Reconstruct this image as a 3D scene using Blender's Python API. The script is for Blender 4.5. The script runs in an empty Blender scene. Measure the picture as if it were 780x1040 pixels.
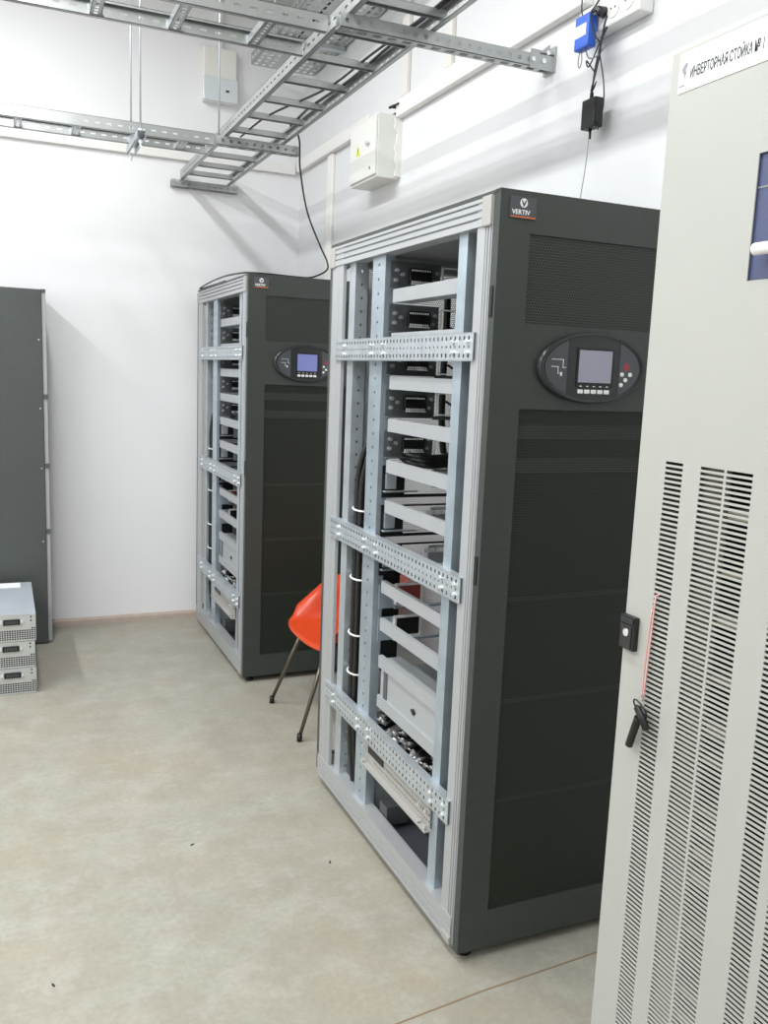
import bpy, bmesh, math, random
from mathutils import Vector, Matrix
random.seed(7)
S = bpy.context.scene
COL = S.collection
PI = math.pi
def V(*a): return Vector(a)

# ------------------------------------------------------------------ materials
def lin(h):
    h = h.lstrip('#'); o = []
    for i in (0, 2, 4):
        c = int(h[i:i+2], 16) / 255
        o.append(c / 12.92 if c <= .04045 else ((c + .055) / 1.055) ** 2.4)
    return (*o, 1)
class NT:
    def __init__(s, m): s.n = m.node_tree.nodes; s.l = m.node_tree.links
    def new(s, t, **k):
        n = s.n.new(t)
        for a, b in k.items(): setattr(n, a, b)
        return n
    def put(s, n, i, v):
        if hasattr(v, 'is_linked') or isinstance(v, bpy.types.NodeSocket): s.l.new(v, n.inputs[i])
        else: n.inputs[i].default_value = v
    def math(s, op, a, b=0.0):
        n = s.new('ShaderNodeMath', operation=op); s.put(n, 0, a); s.put(n, 1, b); return n.outputs[0]
    def mix(s, f, a, b):
        n = s.new('ShaderNodeMix', data_type='RGBA'); s.put(n, 0, f); s.put(n, 6, a); s.put(n, 7, b); return n.outputs[2]
    def noise(s, co, sc, det=3, rough=.5):
        n = s.new('ShaderNodeTexNoise'); s.l.new(co, n.inputs['Vector']); n.inputs['Scale'].default_value = sc
        n.inputs['Detail'].default_value = det; n.inputs['Roughness'].default_value = rough; return n.outputs[0]
    def ramp(s, f, a, b):
        n = s.new('ShaderNodeMapRange'); s.put(n, 0, f); n.inputs[1].default_value = a; n.inputs[2].default_value = b; return n.outputs[0]
def mat(name, col, rough=.5, metal=0.0, var=0.0, vscale=20, spec=.5, emit=0, bump=0, bscale=200, coat=0):
    m = bpy.data.materials.new(name); m.use_nodes = True
    t = NT(m); b = t.n['Principled BSDF']
    c = lin(col)
    b.inputs['Roughness'].default_value = rough; b.inputs['Metallic'].default_value = metal
    b.inputs['Specular IOR Level'].default_value = spec
    b.inputs['Coat Weight'].default_value = coat
    tc = t.new('ShaderNodeTexCoord').outputs['Object']
    if var:
        f = t.ramp(t.noise(tc, vscale, 4, .6), .3, .7)
        lo = tuple(x * (1 - var) for x in c[:3]) + (1,); hi = tuple(min(1, x * (1 + var)) for x in c[:3]) + (1,)
        t.l.new(t.mix(f, lo, hi), b.inputs['Base Color'])
    else:
        b.inputs['Base Color'].default_value = c
    if emit:
        b.inputs['Emission Color'].default_value = c; b.inputs['Emission Strength'].default_value = emit
    if bump:
        n = t.new('ShaderNodeBump'); n.inputs['Strength'].default_value = bump; n.inputs['Distance'].default_value = .002
        t.l.new(t.noise(tc, bscale, 3), n.inputs['Height']); t.l.new(n.outputs[0], b.inputs['Normal'])
    return m
def hole_mat(name, col, hole, pitch, r, rough=.5, see=False, metal=0.0):
    """sheet metal punched with a staggered pattern of round holes (X/Z plane)"""
    m = mat(name, col, rough, metal); t = NT(m); b = t.n['Principled BSDF']; out = t.n['Material Output']
    sx = t.new('ShaderNodeSeparateXYZ'); t.l.new(t.new('ShaderNodeTexCoord').outputs['Object'], sx.inputs[0])
    u = t.math('DIVIDE', sx.outputs[0], pitch); v = t.math('DIVIDE', sx.outputs[2], pitch * .866)
    off = t.math('MULTIPLY', t.math('FLOORED_MODULO', t.math('FLOOR', v), 2.0), .5)
    fu = t.math('SUBTRACT', t.math('FRACT', t.math('ADD', u, off)), .5)
    fv = t.math('MULTIPLY', t.math('SUBTRACT', t.math('FRACT', v), .5), .866)
    d = t.math('SQRT', t.math('ADD', t.math('MULTIPLY', fu, fu), t.math('MULTIPLY', fv, fv)))
    h = t.math('LESS_THAN', d, r)
    if see:
        tr = t.new('ShaderNodeBsdfTransparent'); mx = t.new('ShaderNodeMixShader')
        t.l.new(h, mx.inputs[0]); t.l.new(b.outputs[0], mx.inputs[1]); t.l.new(tr.outputs[0], mx.inputs[2]); t.l.new(mx.outputs[0], out.inputs[0])
    else:
        t.l.new(t.mix(h, lin(col), lin(hole)), b.inputs['Base Color'])
    return m
M = {}
M['alu'] = mat('anodised_aluminium', '#b6b8ba', .42, .35, .015, 8)
M['galv'] = mat('galvanised_steel', '#bfc6cb', .38, .55, .10, 14)
M['galv_blue'] = mat('bluish_galvanised_steel', '#b4c1ca', .34, .6, .12, 10)
M['tray'] = mat('galvanised_tray_steel', '#b4b6b6', .36, .8, .08, 9)
M['slat'] = mat('grey_sheet_steel', '#afb2b5', .5, .3, .03, 10)
M['dark_c'] = mat('slate_grey_powder_coat', '#4c504f', .42, 0, .04, 30)
M['dark'] = mat('charcoal_powder_coat', '#3b403d', .42, 0, .05, 30, bump=.05, bscale=900)
M['liner'] = mat('grey_liner_sheet', '#8f9290', .5, 0, .03, 6)  # paler than the cover: light on its underside put into the colour
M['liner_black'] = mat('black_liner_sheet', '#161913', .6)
M['liner_grey'] = mat('dim_grey_strip', '#5c5f5c', .6)  # tone of the reflection bands on the lower door sheet
M['dark_in'] = mat('dark_grey_sheet', '#565a5c', .5, .1, .05, 10)
M['plinth'] = mat('brown_grey_plinth', '#857c70', .7)  # flat tone for the shaded floor strip under the cabinets; unused
M['base'] = mat('blue_grey_base_sheet', '#5d6068', .5, .1, .06, 10)
M['mesh_dark'] = hole_mat('charcoal_perforated_sheet', '#3a3f38', '#0a0b09', .0078, .36, .5)
M['mesh_lower'] = hole_mat('charcoal_wide_perforated_sheet', '#30352d', '#0b0d09', .0078, .40, .5, see=True)  # darker tone and larger openings than the upper vent sheet
M['mesh_see'] = hole_mat('grey_perforated_sheet', '#dcdddd', '#000000', .0085, .33, .5, see=True)
M['black'] = mat('black_plastic', '#151616', .4)
M['rubber'] = mat('black_cable_jacket', '#1b1c1c', .38)
M['bezel'] = mat('charcoal_gloss_plastic', '#2b2d2f', .25)
M['panel_grey'] = mat('grey_overlay_film', '#4a4e52', .35)
M['screen_grey'] = mat('grey_lcd_screen', '#9796a6', .15, emit=.12)
M['screen_blue'] = mat('blue_lit_lcd_screen', '#767cb4', .15, emit=.45)
M['white'] = mat('white_plastic', '#f0f0ee', .4)
M['fuse_red'] = mat('brick_red_plastic', '#9a4a42', .5)
M['red'] = mat('red_print', '#c8324a', .5)
M['orange_line'] = mat('orange_print', '#c9693a', .5)
M['cream'] = mat('cream_plastic', '#eae8e2', .45)
M['corner'] = mat('beige_corner_plastic', '#a8a6a1', .5)
M['zinc'] = mat('bright_zinc_bolt', '#eef0f2', .25, .7)
M['copper'] = mat('silver_cable_lug', '#e4e4e2', .3, .6)
M['tie'] = mat('white_cable_tie', '#f2f2f2', .4)
M['slot_black'] = mat('black_connector_block', '#101211', .5)
M['d_door'] = mat('light_grey_powder_coat', '#aeafa9', .45, 0, .012, 6, bump=.03, bscale=700)
M['d_in'] = mat('dark_cabinet_interior', '#1c1c1b', .6)
M['d_beige'] = mat('beige_inner_sheet', '#a59c8e', .6, 0, .1, 8)
M['navy'] = mat('navy_display_panel', '#4b5273', .4)
M['paper'] = mat('white_label_paper', '#f4f5f5', .6)
M['ink'] = mat('dark_print_ink', '#2c2c33', .6)
M['ink_grey'] = mat('grey_print_ink', '#8b8d90', .6)
M['yellow'] = mat('yellow_warning_sticker', '#d8dd30', .5)
M['box_grey'] = mat('light_grey_enamel', '#e6e6e2', .4, 0, .01, 6)
M['clear'] = mat('smoky_clear_plastic', '#d8dde0', .2)
M['blue'] = mat('blue_plastic', '#2f62d0', .4)
M['orange'] = mat('orange_plastic', '#cc4520', .3, 0, .04, 6)
M['leg'] = mat('dark_chrome_tube', '#6a6258', .3, .7)
M['mod'] = mat('module_steel', '#c8cbca', .42, .4, .05, 12)
M['mod_top'] = mat('module_cover_sheet', '#c9d2da', .4, .4, .05, 8)
M['trunk'] = mat('white_trunking_plastic', '#f0eeeb', .45)
M['duct'] = mat('beige_duct_plastic', '#e6e3dd', .5)
M['cord_pink'] = mat('red_white_string', '#d8a8a2', .8)
M['plaster'] = mat('rough_white_filler', '#efeeec', .9, bump=.6, bscale=120)

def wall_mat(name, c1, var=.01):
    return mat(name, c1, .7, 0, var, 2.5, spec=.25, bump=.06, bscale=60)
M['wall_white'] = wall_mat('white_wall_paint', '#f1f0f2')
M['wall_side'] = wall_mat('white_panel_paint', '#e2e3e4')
M['ceil'] = wall_mat('ceiling_panel', '#d9dcd3')
M['skirt'] = mat('wood_tone_skirting', '#bfaea3', .5, 0, .06, 30)
def floor_mat():
    m = mat('mottled_stone_vinyl', '#c4bcac', .42, spec=.35); t = NT(m); b = t.n['Principled BSDF']
    tc = t.new('ShaderNodeTexCoord').outputs['Object']
    big = t.ramp(t.noise(tc, 4.2, 6, .68), .34, .66)
    med = t.ramp(t.noise(tc, 11.0, 6, .7), .38, .64)
    warm = t.ramp(t.noise(tc, 1.7, 4, .6), .48, .66)
    pale = t.ramp(t.noise(tc, 6.5, 5, .72), .48, .72)
    fine = t.ramp(t.noise(tc, 55, 4, .7), .35, .70)
    c = t.mix(big, lin('#9b9689'), lin('#aca99d'))
    c = t.mix(t.math('MULTIPLY', warm, .55), c, lin('#a89884'))
    c = t.mix(t.math('MULTIPLY', med, .50), c, lin('#a29f93'))
    c = t.mix(t.math('MULTIPLY', pale, .46), c, lin('#c0beb6'))
    c = t.mix(t.math('MULTIPLY', fine, .38), c, lin('#8a8679'))
    t.l.new(c, b.inputs['Base Color'])
    return m
M['floor'] = floor_mat()
M['seam'] = mat('brown_floor_seam', '#8d7a62', .6)

# ------------------------------------------------------------------ mesh helpers
def nb(): return bmesh.new()
def box(bm, x0, x1, y0, y1, z0, z1, bev=0, seg=2):
    vs = [bm.verts.new((x, y, z)) for x in (x0, x1) for y in (y0, y1) for z in (z0, z1)]
    fs = [bm.faces.new([vs[i] for i in f]) for f in ((0, 1, 3, 2), (4, 6, 7, 5), (0, 4, 5, 1), (2, 3, 7, 6), (0, 2, 6, 4), (1, 5, 7, 3))]
    if bev:
        es = list({e for f in fs for e in f.edges})
        bmesh.ops.bevel(bm, geom=es, offset=bev, segments=seg, profile=.5, affect='EDGES')
    return bm
def prism(bm, poly, fn, d):
    """extrude 2-D poly; fn(u, v, w) -> xyz, w in 0..d"""
    a = [bm.verts.new(fn(u, v, 0)) for u, v in poly]; b = [bm.verts.new(fn(u, v, d)) for u, v in poly]
    n = len(poly)
    for i in range(n): bm.faces.new((a[i], a[(i + 1) % n], b[(i + 1) % n], b[i]))
    bm.faces.new(a[::-1]); bm.faces.new(b)
def disc(bm, c, axis, r, h, n=12, r2=None):
    c = Vector(c); ax = Vector(axis).normalized(); up = V(0, 0, 1) if abs(ax.z) < .9 else V(1, 0, 0)
    u = ax.cross(up).normalized(); w = ax.cross(u)
    r2 = r if r2 is None else r2
    A = [bm.verts.new(c + (u * math.cos(2 * PI * i / n) + w * math.sin(2 * PI * i / n)) * r) for i in range(n)]
    B = [bm.verts.new(c + ax * h + (u * math.cos(2 * PI * i / n) + w * math.sin(2 * PI * i / n)) * r2) for i in range(n)]
    for i in range(n):
        f = bm.faces.new((A[i], A[(i + 1) % n], B[(i + 1) % n], B[i])); f.smooth = n > 8
    bm.faces.new(A[::-1]); bm.faces.new(B)
def smooth_path(pts, k=6):
    pts = [Vector(p) for p in pts]
    if len(pts) < 3: return pts
    P = [pts[0] * 2 - pts[1]] + pts + [pts[-1] * 2 - pts[-2]]; o = []
    for i in range(1, len(P) - 2):
        a, b, c, d = P[i-1:i+3]
        for j in range(k):
            t = j / k
            o.append(.5 * ((2 * b) + (c - a) * t + (2 * a - 5 * b + 4 * c - d) * t * t + (3 * b - a - 3 * c + d) * t ** 3))
    o.append(pts[-1]); return o
def tube(bm, pts, r, n=8, k=6, taper=None):
    P = smooth_path(pts, k) if k > 1 else [Vector(p) for p in pts]
    up = None; prev = None
    for i, p in enumerate(P):
        d = (P[min(i + 1, len(P) - 1)] - P[max(i - 1, 0)])
        if d.length < 1e-9: d = V(0, 0, 1)
        d.normalize()
        if up is None: up = V(0, 0, 1) if abs(d.z) < .9 else V(1, 0, 0)
        u = d.cross(up)
        if u.length < 1e-4: u = d.cross(V(0, 1, 0) if abs(d.y) < .9 else V(1, 0, 0))
        u.normalize(); w = u.cross(d).normalized(); up = w
        rr = r if taper is None else r + (taper - r) * i / (len(P) - 1)
        ring = [bm.verts.new(p + (u * math.cos(2 * PI * j / n) + w * math.sin(2 * PI * j / n)) * rr) for j in range(n)]
        if prev:
            for j in range(n):
                f = bm.faces.new((prev[j], prev[(j + 1) % n], ring[(j + 1) % n], ring[j])); f.smooth = True
        else: bm.faces.new(ring[::-1])
        prev = ring
    bm.faces.new(prev)
def plate(bm, O, U, W, N, us, vs, hole, t=.002):
    """punched sheet: grid lines us / vs, hole(i, j) -> None, 'r' (whole cell) or 'c' (round hole in the cell)"""
    O, U, W, N = map(Vector, (O, U, W, N)); cache = {}
    def vt(u, v, s):
        k = (round(u, 6), round(v, 6), s)
        if k not in cache: cache[k] = bm.verts.new(O + U * u + W * v + N * (t * s))
        return cache[k]
    nu, nv = len(us) - 1, len(vs) - 1
    def wall(a, b):
        try: bm.faces.new((vt(*a, 0), vt(*b, 0), vt(*b, 1), vt(*a, 1)))
        except ValueError: pass
    H = [[hole(i, j) for j in range(nv)] for i in range(nu)]
    for i in range(nu):
        for j in range(nv):
            u0, u1, v0, v1 = us[i], us[i+1], vs[j], vs[j+1]
            h = H[i][j]
            if h == 'r': continue
            if h == 'c':
                cu, cv = (u0 + u1) / 2, (v0 + v1) / 2; r = .42 * min(u1 - u0, v1 - v0)
                p = [(cu + r * math.cos(PI / 4 * q), cv + r * math.sin(PI / 4 * q)) for q in range(8)]
                c = [(u1, v1), (u0, v1), (u0, v0), (u1, v0)]
                for q in range(4):
                    poly = [c[q], c[(q + 1) % 4], p[(2 * q + 3) % 8], p[(2 * q + 2) % 8], p[2 * q + 1]]
                    for s in (0, 1):
                        f = [vt(*x, s) for x in poly]
                        bm.faces.new(f if s else f[::-1])
                for q in range(8): wall(p[q], p[(q + 1) % 8])
            else:
                c = [(u0, v0), (u1, v0), (u1, v1), (u0, v1)]
                for s in (0, 1):
                    f = [vt(*x, s) for x in c]; bm.faces.new(f if s else f[::-1])
            for (di, dj, a, b) in ((-1, 0, (u0, v1), (u0, v0)), (1, 0, (u1, v0), (u1, v1)), (0, -1, (u0, v0), (u1, v0)), (0, 1, (u1, v1), (u0, v1))):
                x, y = i + di, j + dj
                if not (0 <= x < nu and 0 <= y < nv) or H[x][y] == 'r': wall(a, b)
def cuts(a, b, pitch, w):
    """grid lines with openings of width w every pitch between a and b: odd cells are openings"""
    n = int((b - a) / pitch); s = (b - a - n * pitch) / 2; o = [a]
    for i in range(n):
        c = a + s + pitch * (i + .5); o += [c - w / 2, c + w / 2]
    return o + [b]
def rows(*spans, a, b):
    o = [a]
    for s, e in spans: o += [s, e]
    return o + [b]
def mesh(name, bm):
    bmesh.ops.recalc_face_normals(bm, faces=bm.faces)
    me = bpy.data.meshes.new(name); bm.to_mesh(me); bm.free(); return me
def link(name, me, m, parent=None, loc=None):
    if m: me.materials.append(M[m] if isinstance(m, str) else m)
    o = bpy.data.objects.new(name, me); COL.objects.link(o)
    if parent: o.parent = parent
    if loc: o.location = loc
    return o
def part(name, bm, m, parent, label=None):
    o = link(name, mesh(name, bm), m, parent)
    if label: o['label'] = label
    return o
def tag(o, label, cat, group=None):
    o['label'] = label; o['category'] = cat
    if group: o['group'] = group
    return o
def thing(name, label, cat, loc=(0, 0, 0), rot=0, group=None):
    o = bpy.data.objects.new(name, None); o.empty_display_size = .1; COL.objects.link(o)
    o.location = loc; o.rotation_euler = (0, 0, rot)
    return tag(o, label, cat, group)
def single(name, bm, m, label, cat, group=None, loc=(0, 0, 0)):
    return tag(link(name, mesh(name, bm), m, None, loc), label, cat, group)
def struct(name, bm, m):
    o = link(name, mesh(name, bm), m); o['kind'] = 'structure'; return o
def copy_tree(o, parent=None):
    c = o.copy(); COL.objects.link(c)
    if parent: c.parent = parent
    for ch in list(o.children): copy_tree(ch, c)
    return c
DG = None
def text_bm(s, size, fn, ext=.0006, sx=1.0, spacing=1.0, align='LEFT'):
    """letters as solid mesh; fn(u, v, w) -> xyz"""
    cu = bpy.data.curves.new('t', 'FONT'); cu.body = s; cu.size = size; cu.extrude = ext / 2; cu.space_character = spacing
    cu.align_x = align; cu.resolution_u = 3; cu.offset = size * .018
    ob = bpy.data.objects.new('t', cu); COL.objects.link(ob)
    bpy.context.view_layer.update()
    dg = bpy.context.evaluated_depsgraph_get()
    me = bpy.data.meshes.new_from_object(ob.evaluated_get(dg))
    bm = nb(); bm.from_mesh(me)
    for v in bm.verts: v.co = fn(v.co.x * sx, v.co.y, v.co.z + ext / 2)
    bpy.data.objects.remove(ob); bpy.data.curves.remove(cu); bpy.data.meshes.remove(me)
    return bm

# ------------------------------------------------------------------ room
XW, YW, ZC = 1.712, 5.336, 3.66
XL, YF = -3.2, -2.2
b = nb(); box(b, XL - .1, XW + .1, YF - .1, YW + .1, -.1, 0); struct('floor', b, 'floor')
b = nb(); box(b, XL - .1, XW + .1, YF - .1, YW + .1, ZC, ZC + .1); struct('ceiling', b, 'ceil')
b = nb(); box(b, XL - .1, XW + .1, YW, YW + .1, 0, ZC); struct('wall_back', b, 'wall_white')
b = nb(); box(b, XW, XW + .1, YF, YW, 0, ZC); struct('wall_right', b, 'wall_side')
b = nb(); box(b, XL - .1, XL, YF, YW, 0, ZC); struct('wall_left', b, 'wall_white')
b = nb(); box(b, XL - .1, XW + .1, YF - .1, YF, 0, ZC); struct('wall_front', b, 'wall_white')
b = nb(); prism(b, [(0, 0), (.016, 0), (.016, .03), (.010, .042), (0, .044)], lambda u, v, w: (XL + .02 + w, YW - u, v), XW - XL - .04); struct('baseboard_back', b, 'skirt')
b = nb(); prism(b, [(0, 0), (.010, 0), (.010, .03), (.006, .042), (0, .044)], lambda u, v, w: (XW - u, 3.06 + w, v), 1.08); struct('baseboard_right', b, 'skirt')
b = nb(); prism(b, [(.70, 1.682), (.70, 1.686), (1.09, 1.727), (1.71, 1.764), (1.71, 1.759), (1.09, 1.722)], lambda u, v, w: (u, v, w), .0012); struct('trim_1', b, 'seam')

# ------------------------------------------------------------------ the big open-frame power cabinets
CW, CD, CH = .600, 1.168, 2.0
CS = .98105                       # built on a 2 m module, measured 1.962 m plus levelling feet
CZ = .0294
def ribbed(bm, fn, L, w, d, ribs, depth=.006):
    """aluminium extrusion: rectangle w x d with V grooves on the outer face; fn(u(depth), v(across), along)"""
    poly = [(0, 0)]
    for a, e in ribs: poly += [(0, a), (depth, a + .002), (depth, e - .002), (0, e)]
    poly += [(0, w), (d, w), (d, 0)]
    prism(bm, poly, fn, L)
def make_cabinet(label):
    r = thing('ups_cabinet', label, 'power cabinet')
    # extruded corner posts
    for (xs, ys, y0, y1) in ((1, 1, .030, .104), (1, -1, 1.036, 1.155), (-1, 1, .030, .104), (-1, -1, 1.036, 1.155)):
        b = nb(); w = y1 - y0
        if ys == 1: rb = [(.003, .010), (.016, .023), (.029, .034)]
        else: rb = [(w - .012, w - .004), (.040, .043)]
        fx = (lambda u, v, q, y0=y0: (u, y0 + v, .004 + q)) if xs == 1 else (lambda u, v, q, y0=y0: (CW - u, y0 + v, .004 + q))
        if ys == 1: ribbed(b, fx, 1.981, w, .055, rb, .011)
        else:
            rb = [(.040, .043), (w - .022, w - .018), (w - .010, w - .004)]; ribbed(b, fx, 1.981, w, .012, rb, .006)
            box(b, .010 if xs == 1 else CW - .03, .03 if xs == 1 else CW - .010, 1.146, 1.155, .03, 1.985)
        part('corner_post', b, 'alu', r)
    # top and bottom side rails
    for xs in (1, -1):
        b = nb(); fx = (lambda u, v, q: (u - .004, .07 + q, 1.921 + v)) if xs == 1 else (lambda u, v, q: (CW - u + .002, .07 + q, 1.921 + v))
        ribbed(b, fx, 1.08, .066, .05, [(.016, .022), (.034, .041), (.052, .058)], .008); part('top_rail', b, 'alu', r)
        b = nb(); fx = (lambda u, v, q: (u - .003, .04 + q, .004 + v)) if xs == 1 else (lambda u, v, q: (CW - u + .002, .04 + q, .004 + v))
        ribbed(b, fx, 1.11, .080, .05, [(.012, .018), (.024, .028), (.045, .048)], .007); part('bottom_rail', b, 'alu', r)
    for y0 in (.035, 1.10):
        b = nb(); box(b, .05, CW - .05, y0, y0 + .05, 1.925, 1.985); part('top_rail', b, 'alu', r)
        b = nb(); box(b, .05, CW - .05, y0, y0 + .05, .004, .075); part('bottom_rail', b, 'alu', r)
    for y0, z0, z1 in ((.032, 1.918, 1.990), (1.112, 1.916, 1.982), (.040, .003, .026)):
        b = nb(); box(b, -.007, .05, y0, y0 + .045, z0, z1, .003); part('corner_block', b, 'corner', r, 'beige corner joint block')
    # roof, floor, doors
    b = nb(); box(b, 0, CW, .004, CD, 1.988, 2.0, .002); part('top_cover', b, 'dark', r)
    b = nb(); box(b, .055, CW - .055, .085, 1.10, 1.972, 1.975); part('roof_liner', b, 'liner', r)  # added pale sheet standing in for light on the dark cover's underside
    b = nb(); box(b, .03, CW - .03, .05, 1.12, .028, .034); box(b, .055, .059, .05, 1.12, .034, .060); part('base_plate', b, 'base', r)
    b = nb(); F0, F1 = 0.0, .026
    zs = [.001, .112, 1.480, 1.690, 1.902, 2.0]; xl, xr = .088, .540
    box(b, 0, CW, F0, F1, zs[4], zs[5]); box(b, 0, CW, F0, F1, zs[2], zs[3]); box(b, 0, CW, F0, F1, zs[0], zs[1])
    for z0, z1 in ((zs[1], zs[2]), (zs[3], zs[4])):
        box(b, 0, xl, F0, F1, z0, z1); box(b, xr, CW, F0, F1, z0, z1)
    door = part('front_door', b, 'dark', r)
    b = nb(); box(b, xl, xr, .005, .009, zs[3], zs[4]); part('mesh_panel', b, 'mesh_dark', door, 'upper perforated vent panel')
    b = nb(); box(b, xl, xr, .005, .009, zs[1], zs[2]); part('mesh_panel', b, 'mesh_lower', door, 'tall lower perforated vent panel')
    b = nb(); box(b, xl - .02, xr + .02, .030, .032, .09, 1.50); part('inner_liner', b, 'liner_black', door)  # black sheet added so the mesh openings stay dark
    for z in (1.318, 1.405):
        b = nb(); box(b, xl + .004, xr - .05, .016, .024, z, z + .036); part('inner_strip', b, 'liner_grey', door, 'grey strip behind the perforated sheet')  # added strips stand in for reflection bands on the lower sheet
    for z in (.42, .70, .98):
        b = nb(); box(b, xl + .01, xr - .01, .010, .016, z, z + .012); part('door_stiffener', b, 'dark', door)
    b = nb()
    for z in (1.70, 1.03):
        b = nb(); box(b, -.003, .004, .010, .024, z, z + .075, .001); part('hinge', b, 'black', door)
    # rear door: light see-through perforated sheet in a dark frame
    b = nb(); y0, y1 = CD - .022, CD
    box(b, 0, .012, y0, y1, .02, 1.985); box(b, .125, .14, y0, y1, .08, 1.93); box(b, CW - .035, CW, y0, y1, .02, 1.985); box(b, .012, CW - .035, y0, y1, 1.93, 1.985); box(b, .012, CW - .035, y0, y1, .02, .08)
    rd = part('rear_door', b, 'dark', r)
    b = nb(); box(b, .14, CW - .035, y0 + .008, y0 + .010, .08, 1.93); part('mesh_panel', b, 'mesh_see', rd, 'light see-through perforated rear sheet')
    # uprights (left set seen from outside, right set behind)
    for xs in (1, -1):
        X = lambda x: x if xs == 1 else CW - x
        def bx(bm, x0, x1, *a): box(bm, min(X(x0), X(x1)), max(X(x0), X(x1)), *a)
        z0, z1 = .036, 1.925; L = z1 - z0
        def dotted(bm, O, U, w, N, hz=.0446):
            plate(bm, O, U, (0, 0, 1), N, [0, w * .5 - .006, w * .5 + .006, w], cuts(0, L, hz, .012), lambda i, j: 'c' if i == 1 and j % 2 == 1 else None, .0025)
        b = nb(); bx(b, .016, .0185, .963, 1.016, z0, z1); bx(b, .016, .058, 1.0135, 1.016, z0, z1); bx(b, .0610, .0635, .961, .975, z0, z1)
        dotted(b, (X(.016), .961, z0), (xs, 0, 0), .0475, (0, 1, 0)); part('upright', b, 'galv', r)
        b = nb(); dotted(b, (X(.016), .711, z0), (0, 1, 0), .099, (xs, 0, 0)); bx(b, .016, .0505, .709, .7115, z0, z1)
        bx(b, .016, .0505, .808, .8105, z0, z1); bx(b, .048, .0505, .709, .722, z0, z1); part('upright', b, 'galv_blue', r)
        b = nb(); bx(b, .016, .0185, .182, .227, z0, z1); bx(b, .016, .0445, .180, .1825, z0, z1); bx(b, .016, .0445, .2245, .227, z0, z1); bx(b, .042, .0445, .180, .193, z0, z1)
        part('upright', b, 'galv_blue', r)
        for y in (.965, .735, .182):
            b = nb(); bx(b, .012, .05, y, y + .05, .034, .075); part('upright_foot', b, 'galv', r)
    # perforated cross beams with bolts
    for zt in (1.665, 1.033, .407):
        b = nb(); y0, y1 = .082, 1.082; z0 = zt - .070
        us = cuts(y0, y1, .0245, .009); vs = [0, .008, .018, .029, .041, .052, .062, .070]
        plate(b, (-.008, 0, z0), (0, 1, 0), (0, 0, 1), (1, 0, 0), us, vs,
              lambda i, j: ('r' if j in (1, 5) else 'c') if i % 2 == 1 and j in (1, 3, 5) else None, .002)
        box(b, -.008, .016, y0, y1, zt - .0015, zt + .001); box(b, -.008, .016, y0, y1, z0 - .001, z0 + .0015)
        cb = part('cross_beam', b, 'galv', r)
        for y in (.108, .185, .650, .745, .985):
            for dz in (-.022, -.050):
                b = nb(); disc(b, (-.008, y, zt + dz), (-1, 0, 0), .0075, .005, 6); disc(b, (-.013, y, zt + dz), (-1, 0, 0), .005, .004, 8)
                part('bolt', b, 'zinc', cb)
    # module guide rails
    for k, z in enumerate((1.813, 1.680, 1.547, 1.414, 1.283, 1.153, 1.020, .889, .762, .636, .500)):
        b = nb(); box(b, .024, .027, .218, .662, z - .040, z); box(b, .027, .085, .218, .662, z - .040, z - .037); box(b, .027, .038, .218, .662, z - .002, z)
        part('guide_rail', b, 'slat', r)
        b = nb(); box(b, .573, .576, .218, .662, z - .040, z); box(b, .515, .573, .218, .662, z - .040, z - .037)
        part('guide_rail', b, 'slat', r)
    # module bay connectors on the backplane
    for z in (1.862, 1.730, 1.596, 1.463, 1.332):
        b = nb(); box(b, .030, .205, .700, .704, z - .044, z + .042); box(b, .030, .205, .676, .700, z - .046, z - .043); box(b, .205, .56, .706, .712, z - .052, z - .040)
        bc = part('bay_connector', b, 'dark_in', r)
        b = nb(); box(b, .090, .168, .684, .700, z - .024, z + .024, .003); part('socket_block', b, 'slot_black', bc)
        b = nb()
        for q in range(9): box(b, .096 + q * .0076, .100 + q * .0076, .682, .684, z + .014, z + .019); box(b, .096 + q * .0076, .1005 + q * .0076, .682, .684, z - .022, z - .016)
        box(b, .094, .166, .6815, .684, z - .0275, z - .0235)
        part('contact_strip', b, 'white', bc)
        b = nb()
        for dx, dz in ((.048, -.016), (.050, .014), (.071, .002), (.182, -.014), (.190, .014)):
            b = nb(); disc(b, (dx, .700, z + dz), (0, -1, 0), .0065, .008, 8); part('guide_pin', b, 'zinc', bc)
        b = nb(); box(b, .212, .217, .700, .708, z - .038, z + .036); box(b, .212, .32, .700, .708, z + .032, z + .036); box(b, .212, .32, .700, .708, z - .038, z - .034); part('bay_bracket', b, 'white', bc)
    for z in (1.215, 1.085, .955):
        b = nb(); box(b, .030, .110, .700, .704, z - .060, z + .046); box(b, .110, .56, .700, .706, z - .060, z - .050); box(b, .110, .56, .702, .706, z + .040, z + .046)
        tb = part('terminal_rack', b, 'slot_black', r)
        b = nb(); box(b, .032, .150, .680, .700, z - .040, z - .036); box(b, .04, .075, .69, .700, z - .03, z + .02); part('terminal_bracket', b, 'galv', tb)
        b = nb(); box(b, .215, .30, .707, .716, z - .03, z + .032); part('terminal_block', b, 'slat', tb)
        b = nb()
        for q in range(10): box(b, .192 + q * .012, .200 + q * .012, .700, .707, z + .010, z + .024)
        part('terminal_strip', b, 'white', tb)
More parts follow.
